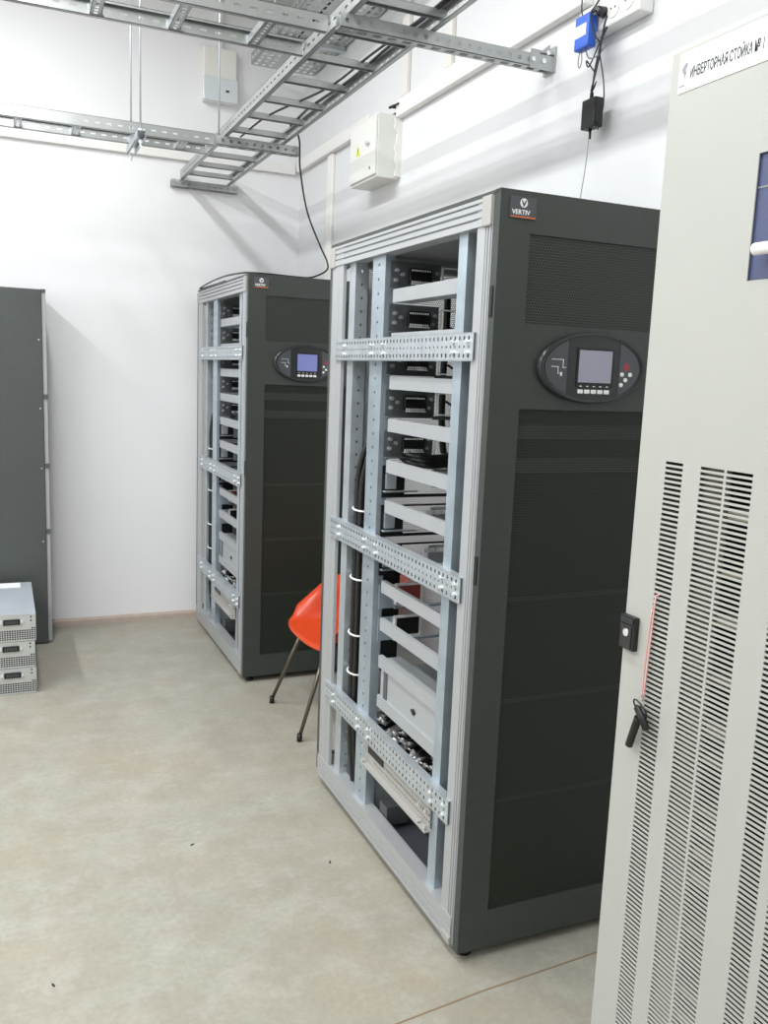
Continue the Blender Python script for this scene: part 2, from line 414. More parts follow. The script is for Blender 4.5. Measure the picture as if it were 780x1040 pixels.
    for i, z in enumerate((.835, .725)):
        b = nb(); box(b, .030, .085, .690, .694, z - .05, z + .030); box(b, .085, .50, .68, .70, z - .052, z - .046)
        fu = part('fuse_bracket', b, 'galv_blue', r)
        b = nb()
        for (x0, x1, za, zb) in ((.085, .185, .027, .033), (.085, .185, -.040, -.034), (.085, .091, -.04, .033), (.179, .185, -.04, .033)): box(b, x0, x1, .676, .690, z + za, z + zb)
        part('fuse_frame', b, 'white', fu)
        b = nb(); box(b, .093, .177, .682, .690, z - .033, z + .026); part('fuse_body', b, 'fuse_red' if i == 0 else 'slot_black', fu)
    b = nb(); box(b, .03, .115, .716, .722, .56, .92); part('insulating_panel', b, 'slot_black', r)
    # grey distribution module in the lowest bay
    b = nb(); box(b, .032, .55, .20, .655, .478, .592, .002); box(b, .032, .10, .20, .655, .592, .625); bm_ = part('distribution_module', b, 'slat', r, 'light grey closed module in the lowest bay')
    b = nb(); box(b, .0285, .032, .385, .415, .535, .541); box(b, .0285, .032, .392, .405, .529, .546); part('latch', b, 'black', bm_)
    b = nb(); box(b, .0285, .032, .60, .625, .50, .60); part('side_slot', b, 'dark_in', bm_)
    # lower perforated shelf
    b = nb(); us = cuts(.215, .705, .014, .006)
    plate(b, (.010, 0, .255), (0, 1, 0), (0, 0, 1), (1, 0, 0), us, [0, .014, .021, .034, .041, .054, .061, .075], lambda i, j: 'r' if i % 2 == 1 and j in (1, 3, 5) and i < len(us) - 12 else None, .002)
    box(b, -.012, .012, .205, .705, .249, .254); box(b, .012, .56, .205, .705, .320, .324); box(b, -.002, .012, .205, .705, .325, .331)
    sh = part('lower_shelf', b, 'corner', r)
    b = nb(); box(b, .007, .0098, .555, .680, .290, .312); part('shelf_slot', b, 'black', sh)
    b = nb()
    for y in (.215, .26, .69):
        for z in (.262, .312): disc(b, (-.001, y, z), (-1, 0, 0), .006, .009, 8)
    part('bolt', b, 'zinc', sh)
    b = nb(); box(b, .02, .5, .72, .74, .06, .30); part('rear_plate', b, 'galv', r)
    b = nb(); box(b, .05, .13, .60, .66, .055, .12); part('foot_bracket', b, 'dark_in', r); b = nb(); box(b, .045, .125, .91, .955, .055, .20); part('foot_bracket', b, 'dark_in', r)
    # levelling feet
    for x, y in ((.045, .045), (.045, 1.08), (CW - .045, .045), (CW - .045, 1.08)):
        b = nb(); disc(b, (x, y, -.0298), (0, 0, 1), .022, .014, 12, .016); disc(b, (x, y, -.016), (0, 0, 1), .008, .022, 10); part('levelling_foot', b, 'black', r)
    # badge
    b = nb(); box(b, .026, .099, -.004, 0, 1.934, 1.984, .001); bd = part('badge', b, 'panel_grey', r)
    b = nb(); box(b, .028, .097, -.0048, -.004, 1.936, 1.9395); part('badge_line', b, 'orange_line', bd)
    b = text_bm('VERTIV', .0155, lambda u, v, w: (.0305 + u, -.004 - w, 1.9435 + v), .0006, 1.03); part('badge_lettering', b, 'white', bd)
    b = nb(); disc(b, (.0625, -.004, 1.9705), (0, -1, 0), .0105, .0006, 24); em = part('badge_emblem', b, 'white', bd)
    b = nb(); prism(b, [(.0550, 1.9765), (.0585, 1.9765), (.0625, 1.9690), (.0665, 1.9765), (.0700, 1.9765), (.0640, 1.9625), (.0610, 1.9625)], lambda u, v, w: (u, -.0046 - w, v), .0004)
    part('emblem_chevron', b, 'panel_grey', em)
    # oval control panel
    cx, cz, A, Bz = .293, 1.588, .166, .090
    def ell(s, n=48): return [(cx + A * s * math.cos(2 * PI * i / n), cz + Bz * s * math.sin(2 * PI * i / n)) for i in range(n)]
    b = nb(); prev = None
    for s, y in ((1.0, 0), (1.0, -.010), (.97, -.017), (.93, -.018), (.90, -.013)):
        ring = [b.verts.new((x, y, z)) for x, z in ell(s)]
        if prev:
            for i in range(48):
                f = b.faces.new((prev[i], prev[(i + 1) % 48], ring[(i + 1) % 48], ring[i])); f.smooth = True
        prev = ring
    b.faces.new(prev); cp = part('control_panel', b, 'bezel', r)
    def seg(xa, xb, s=.885):
        o = []; N = 12
        for i in range(N + 1):
            x = xa + (xb - xa) * i / N; q = max(0, 1 - ((x - cx) / (A * s)) ** 2); o.append((x, cz + Bz * s * math.sqrt(q)))
        return o + [(x, 2 * cz - z) for x, z in o[::-1]]
    b = nb(); prism(b, seg(cx - .1465, cx - .080), lambda u, v, w: (u, -.0132 - w, v), .001); part('mimic_overlay', b, 'panel_grey', cp)
    b = nb(); prism(b, seg(cx + .082, cx + .1465), lambda u, v, w: (u, -.0132 - w, v), .001); part('key_overlay', b, 'panel_grey', cp)
    b = nb()
    for (xa, xb, za, zb) in ((-.128, -.094, .018, .0195), (-.094, -.0925, -.002, .020), (-.128, -.108, 0, .0015), (-.108, -.1065, -.016, .0015), (-.108, -.098, -.0165, -.015), (-.1, -.095, -.022, -.012), (-.092, -.084, -.0015, 0)):
        box(b, cx + xa, cx + xb, -.0150, -.0142, cz + za, cz + zb)
    part('mimic_diagram', b, 'white', cp)
    b = nb(); box(b, cx - .052, cx + .064, -.0155, -.0125, cz - .048, cz + .050, .001); sc = part('screen_frame', b, 'black', cp)
    b = nb(); box(b, cx - .046, cx + .056, -.0162, -.0155, cz - .036, cz + .045); scr = part('screen', b, 'screen_grey', sc)
    b = nb()
    for q in range(5): box(b, cx - .044 + q * .0205, cx - .029 + q * .0205, -.0172, -.0128, cz - .064, cz - .054, .001)
    part('soft_keys', b, 'white', cp)
    b = nb()
    for q in range(5): box(b, cx - .040 + q * .0205, cx - .033 + q * .0205, -.0160, -.0154, cz - .0465, cz - .0445)
    part('key_legend', b, 'white', cp)
    b = nb()
    for dx, dz in ((.091, -.012), (.117, -.012), (.103, -.026), (.090, -.039)): disc(b, (cx + dx, -.0138, cz + dz), (0, -1, 0), .0055, .003, 14)
    part('round_keys', b, 'white', cp)
    b = nb(); ring = [(cx + .104 + .008 * math.cos(2 * PI * i / 16), cz + .006 + .008 * math.sin(2 * PI * i / 16)) for i in range(16)]
    for i in range(16):
        a, c = ring[i], ring[(i + 1) % 16]; k = .7
        m0 = (cx + .104 + (a[0] - cx - .104) * k, cz + .006 + (a[1] - cz - .006) * k); m1 = (cx + .104 + (c[0] - cx - .104) * k, cz + .006 + (c[1] - cz - .006) * k)
        prism(b, [a, c, m1, m0], lambda u, v, w: (u, -.0142 - w, v), .0008)
    box(b, cx + .103, cx + .105, -.015, -.0142, cz, cz + .020); part('alarm_symbol', b, 'red', cp)
    return r, scr

cabA, scrA = make_cabinet('nearer open-sided charcoal power cabinet, its door half hidden by the grey vented cabinet')
cabA.location = (1.0777, 1.8375, CZ); cabA.scale = (CS, CS, CS)
cabB = copy_tree(cabA)
tag(cabB, 'farther open-sided charcoal power cabinet by the back wall with a lit blue screen', 'power cabinet')
cabB.location = (1.0708, 4.0812, CZ); cabB.scale = (CS, CS, CS)
def walk(o):
    for c in o.children:
        yield c
        yield from walk(c)
for o in walk(cabB):
    if o.name.split('.')[0] == 'screen':
        o.data = o.data.copy(); o.data.materials.clear(); o.data.materials.append(M['screen_blue']); o['label'] = 'blue lit screen'

# cables inside the cabinets
def cable_trunk(label):
    t = thing('cable_bundle', label, 'cable bundle', group=None)
    offs = [(0, 0), (.020, .008), (-.006, .022), (.016, .030), (.034, .020), (.003, .044), (.028, .042)]
    for i, (dx, dy) in enumerate(offs):
        z = 1.33 + .012 * (i % 3)
        b = nb(); tube(b, [(.33, .645 + dy * .3, z - .035), (.22, .640 + dy * .3, z - .062), (.12 + dx * .3, .672 + dy * .3, z - .060), (.082 + dx * .6, .755 + dy * .6, z - .025), (.058 + dx, .845 + dy, z - .035), (.036 + dx, .883 + dy, z - .14), (.034 + dx, .885 + dy, 1.0), (.034 + dx, .884 + dy, .6), (.036 + dx, .882 + dy, .30), (.05 + dx, .87 + dy, .07)], .0105, 8)
        part('cable', b, 'rubber', t)
    for z in (1.086, .842, .640, .497):
        b = nb(); n = 16; c = (.048, .906)
        pts = [(c[0] + .033 * math.cos(2 * PI * i / n), c[1] + .038 * math.sin(2 * PI * i / n), z + .004 * math.sin(2 * PI * i / n)) for i in range(n + 1)]
        tube(b, pts, .0035, 6, 1); part('cable_tie', b, 'tie', t)
    return t
def lug_bundle(label):
    t = thing('lug_cable_bundle', label, 'cable bundle')
    rnd = random.Random(3)
    for i in range(40):
        y = .30 + .0125 * i + rnd.uniform(-.01, .01); x = .030 + .10 * rnd.random(); z = .338 + .045 * rnd.random()
        b = nb(); e = V(x, y, z)
        tube(b, [(.36 + .1 * rnd.random(), y + .16 + .15 * rnd.random(), .345 + .03 * rnd.random()), (.22, y + .06 + .06 * rnd.random(), .340 + .06 * rnd.random()), (x + .06, y + .02, z + .006), e], .0085, 6)
        c = part('cable', b, 'rubber', t)
        b = nb(); d = V(-1, rnd.uniform(-.5, .5), rnd.uniform(-.2, .9)).normalized()
        tube(b, [e, e + d * .022], .0075, 8, 1); s = d.cross(V(0, 0, 1)).normalized(); disc(b, e + d * .030 - d.cross(s) * .0015, d.cross(s), .009, .003, 10)
        part('cable_lug', b, 'copper', c)
    return t
def riser(label):
    t = thing('riser_cable', label, 'cable')
    for i, dx in enumerate((.006,)):
        b = nb(); tube(b, [(.395 + dx, 1.02, 1.86), (.398 + dx, 1.025, 1.72), (.392 + dx, 1.02, 1.56), (.397 + dx, 1.025, 1.40), (.41 + dx, 1.02, 1.27), (.45, 1.02, 1.20)], .013, 8); part('cable', b, 'rubber', t)
    b = nb()
    for z in (1.73, 1.595, 1.462): tube(b, [(.41, 1.015, z), (.44, .98, z - .02), (.47, .9, z - .012), (.50, .80, z - .02)], .005, 6)
    part('branch_wires', b, 'rubber', t)
    return t
for cab, w in ((cabA, 'nearer'), (cabB, 'farther')):
    if w == 'nearer':
        P3 = [cable_trunk('thick black cable bundle with white ties running down inside the nearer power cabinet'),
              lug_bundle('loose black cables with silver lugs lying above the lowest beam of the nearer cabinet'),
              riser('vertical black cables behind the upper module bays of the nearer cabinet')]
        src = P3
    else:
        P3 = [copy_tree(o) for o in src]
        for o, l in zip(P3, ('thick black cable bundle with white ties running down inside the farther power cabinet',
                             'loose black cables with silver lugs lying above the lowest beam of the farther cabinet',
                             'vertical black cables behind the upper module bays of the farther cabinet')): o['label'] = l
    for o in P3: o.location = cab.location; o.scale = cab.scale

# ------------------------------------------------------------------ dark cabinet at the left and the loose modules
r = thing('rack_cabinet', 'tall dark grey closed cabinet at the left edge, against the back wall', 'cabinet', (-.18, 5.016, 0))
b = nb(); box(b, -.42, .396, .004, .30, .02, 1.905, .003); part('body', b, 'dark_c', r)
b = nb(); box(b, -.42, .389, -.012, .004, .006, 1.919, .003); dr = part('door', b, 'dark_c', r)
for z in (.58, .98, 1.30, 1.66):
    b = nb(); disc(b, (.372, -.012, z), (0, -1, 0), .004, .003, 8); part('screw', b, 'zinc', dr)
b = nb(); box(b, .389, .410, .0, .02, .014, 1.905, .002); part('edge_profile', b, 'alu', r, 'light grey aluminium edge profile')
for z in (.98, .62, 1.35):
    b = nb(); box(b, .386, .413, -.008, .006, z, z + .025); part('hinge', b, 'dark_in', r)
b = nb(); box(b, .389, .410, -.006, .02, 1.903, 1.921); part('end_cap', b, 'dark_in', r)
b = nb()
for x in (-.36, .34):
    for y in (.06, .25): disc(b, (x, y, 0), (0, 0, 1), .02, .03, 10)
part('levelling_foot', b, 'black', r)

def make_module():
    r = thing('power_module', '', 'power module', group='loose grey power modules stacked on the floor at the left')
    W, D, H = .440, .655, .1265
    b = nb(); box(b, -W / 2, W / 2, .004, D, .001, H - .001, .0015); part('housing', b, 'mod_top', r)
    b = nb(); us = cuts(-W / 2, W / 2, .0107, .0078); vs = [0.001]
    for k in range(6): vs += [.008 + .0098 * k, .008 + .0098 * k + .0072]
    vs += [H - .001]
    nu = len(us) - 1
    def hole(i, j):
        if i % 2 == 0 or j % 2 == 0: return None
        if j <= 9 and i < nu - 1: return 'r'
        return 'r' if j == 11 and i >= nu - 5 else None
    plate(b, (0, .0, 0), (1, 0, 0), (0, 0, 1), (0, 1, 0), us, vs, hole, .002)
    box(b, -W / 2, W / 2, 0, .02, H - .002, H); box(b, W / 2 - .002, W / 2, 0, .03, .001, H)
    part('faceplate', b, 'mod', r)
    b = nb(); box(b, -W / 2 + .004, W / 2 - .004, .0030, .0038, .004, .072); part('inner_grille', b, 'slot_black', r)
    for x in (.115, -.115):
        b = nb(); box(b, x - .036, x + .036, -.010, .0, .082, .108, .002); sk = part('connector', b, 'slot_black', r)
        b = nb()
        for k in range(7): box(b, x - .026 + k * .008, x - .022 + k * .008, -.0115, -.010, .088, .102)
        part('contact_row', b, 'dark_in', sk)
        b = nb()
        for s in (-1, 1): disc(b, (x + s * .044, 0, .095), (0, -1, 0), .0065, .012, 12)
        part('guide_pin', b, 'zinc', r)
    b = nb()
    for z in (.098, .115): disc(b, (W / 2 - .022, .0, z), (0, -1, 0), .004, .0015, 10)
    part('screw', b, 'black', r)
    return r
mod = make_module()
for i, (dx, l) in enumerate(((0, 'grey power module lying on the floor, bottom of the stack of three'), (-.004, 'grey power module in the middle of the stack of three'), (.002, 'topmost grey power module of the stack with a white sticker on top'))):
    o = mod if i == 0 else copy_tree(mod)
    o['label'] = l; o.location = (-.098 + dx, 4.250, .0005 + .128 * i)
    if i == 2:
        b = nb(); box(b, -.05, .165, .54, .645, .1262, .1270); part('sticker', b, 'paper', o, 'white paper sticker')

# ------------------------------------------------------------------ orange shell chair between the two power cabinets (faces -X)
r = thing('shell_chair', 'orange plastic shell chair with thin dark legs between the two power cabinets', 'chair', (1.183, 3.555, 0))
def shell_bm():
    prof = [(-.005, .392), (.0, .398), (.02, .403), (.07, .408), (.15, .408), (.23, .407), (.30, .412), (.36, .43), (.40, .475), (.425, .54), (.445, .61), (.46, .68), (.465, .71)]
    hw = [.228, .234, .242, .244, .246, .248, .250, .248, .245, .240, .23, .215, .19]
    nt = 24; b = nb(); top = []; bot = []
    for (d, z), w in zip(prof, hw):
        ra, rb = [], []
        for k in range(nt + 1):
            t = -1 + 2 * k / nt; a = abs(t)
            rise = min(.80 * max(0, d - .004), .185) * max(0, 1 - max(0, z - .41) / .30)
            q = max(0, (a - .74) / .26)
            dz = rise * q ** 1.15 + .004 * a * a; fw = -.10 * (max(0, z - .42) / .36) * q ** 1.5
            y = t * w * (1 + .04 * q * (rise / .24)); x = d + fw * .6 - (.03 * a ** 3 if d < .03 else 0) * -1
            ra.append(b.verts.new((x, y, z + dz)))
            rb.append(b.verts.new((x + (.004 if z > .5 else 0), y * 1.012, z + dz - (.006 if z < .55 else .001))))
        top.append(ra); bot.append(rb)
    for i in range(len(prof) - 1):
        for k in range(nt):
            for g, s in ((top, 1), (bot, -1)):
                f = [g[i][k], g[i+1][k], g[i+1][k+1], g[i][k+1]]
                ff = b.faces.new(f[::s]); ff.smooth = True
    n = len(prof)
    loop = [(0, k) for k in range(nt)] + [(i, nt) for i in range(n - 1)] + [(n - 1, k) for k in range(nt, 0, -1)] + [(i, 0) for i in range(n - 1, 0, -1)]
    for q in range(len(loop)):
        a, c = loop[q], loop[(q + 1) % len(loop)]
        b.faces.new((top[a[0]][a[1]], top[c[0]][c[1]], bot[c[0]][c[1]], bot[a[0]][a[1]]))
    return b
part('shell', shell_bm(), 'orange', r)
for (tx, ty, fx, fy) in ((.085, .150, -.049, .228), (.085, -.150, -.060, -.225), (.36, .14, .42, .22), (.36, -.14, .42, -.22)):
    b = nb(); tube(b, [(tx, ty, .402), (fx, fy, .018)], .0105, 10, 1, .008); lg = part('leg', b, 'leg', r)
    d = (V(fx, fy, .018) - V(tx, ty, .402)).normalized()
    b = nb(); tube(b, [V(fx, fy, .03) - d * .004, V(fx, fy, .002)], .0115, 10, 1); part('rubber_foot', b, 'black', lg)
b = nb(); tube(b, [(.085, -.15, .396), (.085, .15, .396)], .008, 8, 1); tube(b, [(.36, -.14, .398), (.36, .14, .398)], .008, 8, 1); part('seat_bracket', b, 'leg', r)

# ------------------------------------------------------------------ light grey vented cabinet at the right (face towards -X)
r = thing('inverter_cabinet', 'tall light grey cabinet with vent slots and a navy panel at the right edge', 'cabinet', (.95, .66, 0))
DY0, DY1, DH = -.46, .470, 2.052        # local y; the far edge is +.470 -> world 1.130
def Lx(y): return y - .66
b = nb(); box(b, .022, .74, DY1 - .003, DY1, .02, DH); box(b, .022, .74, DY0, DY0 + .003, .02, DH); box(b, .737, .74, DY0, DY1, .02, DH); box(b, .022, .74, DY0, DY1, DH - .003, DH); box(b, .022, .74, DY0, DY1, .02, .03)
part('body', b, 'd_door', r)
cols = [(1.067, 1.029), (.992, .9455), (.9410, .8925), (.8405, .806), (.789, .750), (.735, .687), (.682, .634)]
zt, zb, pitch, sl = 1.446, .10, .00812, .0046
b = nb()
ys = sorted({Lx(v) for c in cols for v in c} | {DY0, DY1})
nrow = int((zt - zb) / pitch)
vs = [.03]
for k in range(nrow): vs += [zb + k * pitch, zb + k * pitch + sl]
vs += [1.46]
slots = {i for i in range(len(ys) - 1) if any(abs(ys[i] - Lx(c[1])) < 1e-5 for c in cols)}
NV = len(vs) - 1
plate(b, (0, 0, 0), (0, 1, 0), (0, 0, 1), (1, 0, 0), ys, vs, lambda i, j: 'r' if i in slots and j % 2 == 1 and j < NV - 0 else None, .002)
# solid upper door around the display cut-out
dy0, dy1, dz0, dz1 = Lx(.60), Lx(.940), 1.700, 1.868
plate(b, (0, 0, 0), (0, 1, 0), (0, 0, 1), (1, 0, 0), [DY0, dy0, dy1, DY1], [1.46, dz0, dz1, DH - .004], lambda i, j: 'r' if (i, j) == (1, 1) else None, .002)
box(b, .0022, .0218, DY1 - .0022, DY1 - .0002, .03, DH - .004); box(b, .0022, .0218, DY0 + .0002, DY0 + .0022, .03, DH - .004)
door = part('door', b, 'd_door', r)
b = nb(); box(b, .05, .06, Lx(.62), Lx(.94), .05, 1.46); box(b, .16, .17, DY0 + .02, DY1 - .02, .05, 1.9); part('inner_plate', b, 'd_in', r)
b = nb()
rnd = random.Random(5)
box(b, .010, .014, Lx(.995), Lx(.9435), .06, 1.46)
part('air_filter', b, mat('grey_air_filter', '#6f6861', .8, 0, .25, 30), r)
z = .15
while z < 1.42:
    b = nb(); box(b, .012, .05, Lx(.9435), Lx(.885), z, z + rnd.uniform(.006, .018)); z += rnd.uniform(.03, .09)
    part('inner_rail', b, 'd_beige', r)
b = nb(); box(b, .004, .012, dy0 - .003, dy1 + .003, dz0 - .003, dz1 + .003); dp = part('display_panel', b, 'navy', r)
b = nb(); box(b, .0032, .004, dy0, dy1, 1.8225, 1.8245); part('panel_line', b, 'ink_grey', dp)
b = nb(); tube(b, [(-.012, Lx(.919), 1.739), (-.012, Lx(.85), 1.739)], .0085, 12, 1); disc(b, (.004, Lx(.86), 1.739), (-1, 0, 0), .012, .014, 14); part('lever', b, 'white', dp, 'white rotary lever')
b = nb(); disc(b, (-.012, Lx(.9192), 1.739), (0, 1, 0), .003, .001, 8); part('lever_pin', b, 'ink_grey', dp)
# name strip with the cyrillic lettering
b = nb(); box(b, -.0012, 0, Lx(.62), Lx(1.112), 1.987, 2.043); ls = part('name_strip', b, 'paper', r)
b = text_bm('ИНВЕРТОРНАЯ СТОЙКА № 1', .0205, lambda u, v, w: (-.0012 - w, Lx(1.0885) - u, 2.004 + v), .0004, .485); part('lettering', b, 'ink', ls)
b = nb()
for poly in ([(0, 8), (3, 11), (5, 10), (3, 6), (4.4, 5.5), (1.6, 0), (2.2, 4.4), (.8, 4.8)],):
    prism(b, [(u * .0024, v * .0024) for u, v in poly], lambda u, v, w: (-.0012 - w, Lx(1.106) - u, 2.002 + v), .0004)
for k in range(4): box(b, -.0016, -.0012, Lx(1.1085) + -.0035 * k, Lx(1.1085) - .0035 * k + .0024, 1.995, 1.998)
part('emblem', b, 'ink_grey', ls)
# lock plate
b = nb(); box(b, -.010, 0, Lx(1.131), Lx(1.094), 1.118, 1.175, .0015); lk = part('lock', b, 'black', r)
b = nb(); box(b, -.0125, -.010, Lx(1.128), Lx(1.097), 1.163, 1.172, .001); box(b, -.0115, -.010, Lx(1.126), Lx(1.100), 1.120, 1.160, .001); part('lock_plate', b, 'bezel', lk)
b = nb(); disc(b, (-.0115, Lx(1.112), 1.147), (-1, 0, 0), .0065, .0015, 14); part('key_hole', b, 'zinc', lk)
# the key on its string
r = thing('hanging_key', 'black key on a ring hanging by a pale string on the vented cabinet door', 'key', (.95, .66, 0))
b = nb(); tube(b, [(-.004, Lx(1.058), 1.222), (-.005, Lx(1.0605), 1.13), (-.007, Lx(1.063), 1.045)], .0014, 6); tube(b, [(-.004, Lx(1.058), 1.222), (.004, Lx(1.054), 1.226)], .0014, 6, 1); tube(b, [(-.005, Lx(1.0625), 1.20), (-.006, Lx(1.067), 1.10), (-.007, Lx(1.066), 1.05)], .0012, 6); part('string', b, 'cord_pink', r)
def ringb(bm, c, ra, rb, tilt, rad):
    n = 24; tube(bm, [(c[0] - .006 * math.sin(2 * PI * i / n), c[1] + ra * math.cos(2 * PI * i / n) * math.cos(tilt) - rb * math.sin(2 * PI * i / n) * math.sin(tilt), c[2] + ra * math.cos(2 * PI * i / n) * math.sin(tilt) + rb * math.sin(2 * PI * i / n) * math.cos(tilt)) for i in range(n + 1)], rad, 6, 1)
b = nb(); ringb(b, (-.010, Lx(1.064), 1.032), .018, .013, .4, .0016); part('ring', b, 'bezel', r)
b = nb(); ringb(b, (-.014, Lx(1.054), 1.021), .020, .010, .75, .0032); tube(b, [(-.013, Lx(1.068), 1.034), (-.013, Lx(1.042), 1.006)], .006, 8, 1); part('key_bow', b, 'black', r)
b = nb(); tube(b, [(-.013, Lx(1.063), 1.018), (-.012, Lx(1.072), .992), (-.011, Lx(1.082), .962)], .0065, 10); part('key_shaft', b, 'black', r)

# ------------------------------------------------------------------ cable ladders and supports under the ceiling
def rail_bm(L, h, dirs, web_out, slot=(.05, .022), big=False):
    """C rail along +u of length L; local (along, side, z): web at side 0, lips towards +side*web_out"""
    b = nb(); us = cuts(0, L, slot[0], slot[1]); c = h / 2
    m = lambda a, s, z: (a, s, z) if dirs == 'X' else (s, a, z)
    U = m(1, 0, 0); N = m(0, 1, 0)
    plate(b, (0, 0, 0), U, (0, 0, 1), tuple(v * web_out for v in N), us, [0, c - .0035, c + .0035, h], lambda i, j: 'r' if j == 1 and i % 2 == 1 else None, .0016)
    def bxs(s0, s1, z0, z1):
        s0, s1 = sorted((s0 * web_out, s1 * web_out))
        p, q = m(0, s0, z0), m(L, s1, z1); box(b, p[0], q[0], p[1], q[1], p[2], q[2])
    bxs(0, .018, h - .0016, h); bxs(0, .018, 0, .0016); bxs(.0165, .018, h - .008, h); bxs(.0165, .018, 0, .008)
    return b
def ladder_y(name, label, x0, x1, y0, y1, z, h, rung_ys):
    r = thing(name, label, 'cable ladder', (x0, y0, z), group=None)
    L = y1 - y0
    o = part('side_rail', rail_bm(L, h, 'Y', 1), 'tray', r)
    o = part('side_rail', rail_bm(L, h, 'Y', -1), 'tray', r); o.location = (x1 - x0, 0, 0)
    for y in rung_ys:
        b = nb(); yy = y - y0; w = x1 - x0
        prism(b, [(-.014, 0), (-.014, .020), (-.010, .024), (.010, .024), (.014, .020), (.014, 0), (.011, 0), (.011, .020), (-.011, .020), (-.011, 0)], lambda u, v, q: (.002 + q, yy + u, .012 + v), w - .004)
        part('rung', b, 'tray', r)
    return r
def ladder_x(name, label, x0, x1, y0, y1, z, h, rung_xs):
    r = thing(name, label, 'cable ladder', (x0, y0, z)); L = x1 - x0
    part('side_rail', rail_bm(L, h, 'X', 1), 'tray', r)
    o = part('side_rail', rail_bm(L, h, 'X', -1), 'tray', r); o.location = (0, y1 - y0, 0)
    for x in rung_xs:
        b = nb(); w = y1 - y0; us = [-.017, -.006, .006, .017]
        plate(b, (x - x0, 0, .004), (1, 0, 0), (0, 1, 0), (0, 0, 1), us, cuts(.012, w - .012, .024, .014), lambda i, j: 'r' if i == 1 and j % 2 == 1 else None, .0015)
        box(b, x - x0 - .017, x - x0 - .0155, .012, w - .012, .004, .030); box(b, x - x0 + .0155, x - x0 + .017, .012, w - .012, .004, .030)
        part('rung', b, 'tray', r)
        b = nb(); box(b, x - x0 - .022, x - x0 + .022, .0015, .012, .002, .034); part('rung_bracket', b, 'galv', r)
        b = nb(); box(b, x - x0 - .022, x - x0 + .022, w - .012, w - .0015, .002, .034); part('rung_bracket', b, 'galv', r)
    return r
main = ladder_y('cable_ladder', 'long galvanised cable ladder running to the back wall above the power cabinets', .982, 1.272, .5, 5.300, 2.612, .050,
                [5.20, 4.955, 4.70, 4.445, 4.165, 3.90, 3.645, 3.37, 3.095, 2.825, 2.56, 2.29, 2.02, 1.75, 1.48, 1.21, .94, .67])
ladder_x('cable_ladder', 'cable ladder branching left from the main ladder, the farther one near the back wall', -2.9, .976, 4.385, 4.600, 2.606, .052, [.94 - .333 * k for k in range(0, 11)] if False else [.84, .62, .355, .105, -.15, -.40, -.65, -.9, -1.15, -1.4])
ladder_x('cable_ladder', 'cable ladder branching left from the main ladder at the top edge, the nearer one', -2.9, .976, 2.800, 3.055, 2.612, .052, [.80, .54, .30, .04, -.21, -.46, -.71, -.96])
def strut(name, label, x0, x1, y, z, group=None, bracket=False, w=.041, h=.041):
    r = thing(name, label, 'support rail', (x0, y, z)); L = x1 - x0; b = nb()
    us = cuts(0, L, .0375, .018); us2 = cuts(0, L, .05, .030)
    plate(b, (0, 0, 0), (1, 0, 0), (0, 0, 1), (0, 1, 0), us, [0, .011, .029, h], lambda i, j: 'c' if j == 1 and i % 2 == 1 else None, .002)
    plate(b, (0, w, 0), (1, 0, 0), (0, 0, 1), (0, -1, 0), [0, L], [0, h], lambda i, j: None, .002)
    plate(b, (0, 0, 0), (1, 0, 0), (0, 1, 0), (0, 0, 1), us2, [0, .010, w - .010, w], lambda i, j: 'r' if j == 1 and i % 2 == 1 else None, .002)
    part('channel', b, 'tray', r)
    if bracket:
        b = nb(); box(b, L - .008, L, -.012, w + .012, -.008, h + .03); box(b, L - .095, L - .008, -.004, -.001, -.006, h + .012); box(b, L - .06, L - .008, -.004, w, h, h + .004)
        prism(b, [(-.008, h), (-.06, h), (-.008, h + .045)], lambda u, v, q: (L + u, .018 + q, v), .004)
        wb = part('wall_bracket', b, 'tray', r)
        for (x, z_) in ((L - .085, .02), (L - .045, .02), (L - .030, .048)):
            b = nb(); disc(b, (x, -.004, z_), (0, -1, 0), .008, .006, 6); part('bolt', b, 'zinc', wb)
    return r
strut('support_rail', 'long perforated support rail from the main cable ladder to a bracket on the right wall', .955, XW, 2.622, 2.5695, bracket=True)
strut('support_rail', 'short perforated support rail under the main cable ladder beside the far branch ladder', .940, 1.345, 4.205, 2.5695)
strut('support_rail', 'short perforated wall rail carrying the end of the main cable ladder on the back wall', .930, 1.318, YW - .042, 2.5695)
# hanger under the far branch ladder, and threaded rods
r = thing('hanger_bracket', 'small channel bracket hanging on two thin rods under the far branch ladder', 'bracket', (.62, 4.30, 2.570))
b = nb(); box(b, -.02, -.018, 0, .36, 0, .036); box(b, .018, .02, 0, .36, 0, .036); box(b, -.02, .02, 0, .36, .034, .036); box(b, -.02, -.011, 0, .36, 0, .002); box(b, .011, .02, 0, .36, 0, .002); part('channel', b, 'galv', r)
for y in (.03, .345):
    b = nb(); disc(b, (0, y, -.012), (0, 0, 1), .010, .012, 6); disc(b, (0, y, .036), (0, 0, 1), .010, .012, 6); disc(b, (0, y, -.03), (0, 0, 1), .005, .018, 8); part('nut', b, 'zinc', r)
for (x, y, z0, l) in ((.62, 4.330, 2.618, 'thin vertical rod from the ceiling to the near end of the small hanger bracket'), (.62, 4.645, 2.618, 'thin vertical rod from the ceiling to the far end of the small hanger bracket'), (.958, 4.226, 2.6105, 'thin vertical rod from the ceiling to the short support rail beside the main ladder'),
                    (1.322, 2.90, 3.21, 'thin rod from the ceiling on the left side of the perforated tray, nearer one'), (1.322, 4.60, 3.21, 'thin rod from the ceiling on the left side of the perforated tray, farther one')):
    b = nb(); tube(b, [(0, 0, 0), (0, 0, ZC - z0)], .0042, 8, 1); single('hanger_rod', b, 'galv', l, 'rod', 'hanger rods from the ceiling', (x, y, z0))
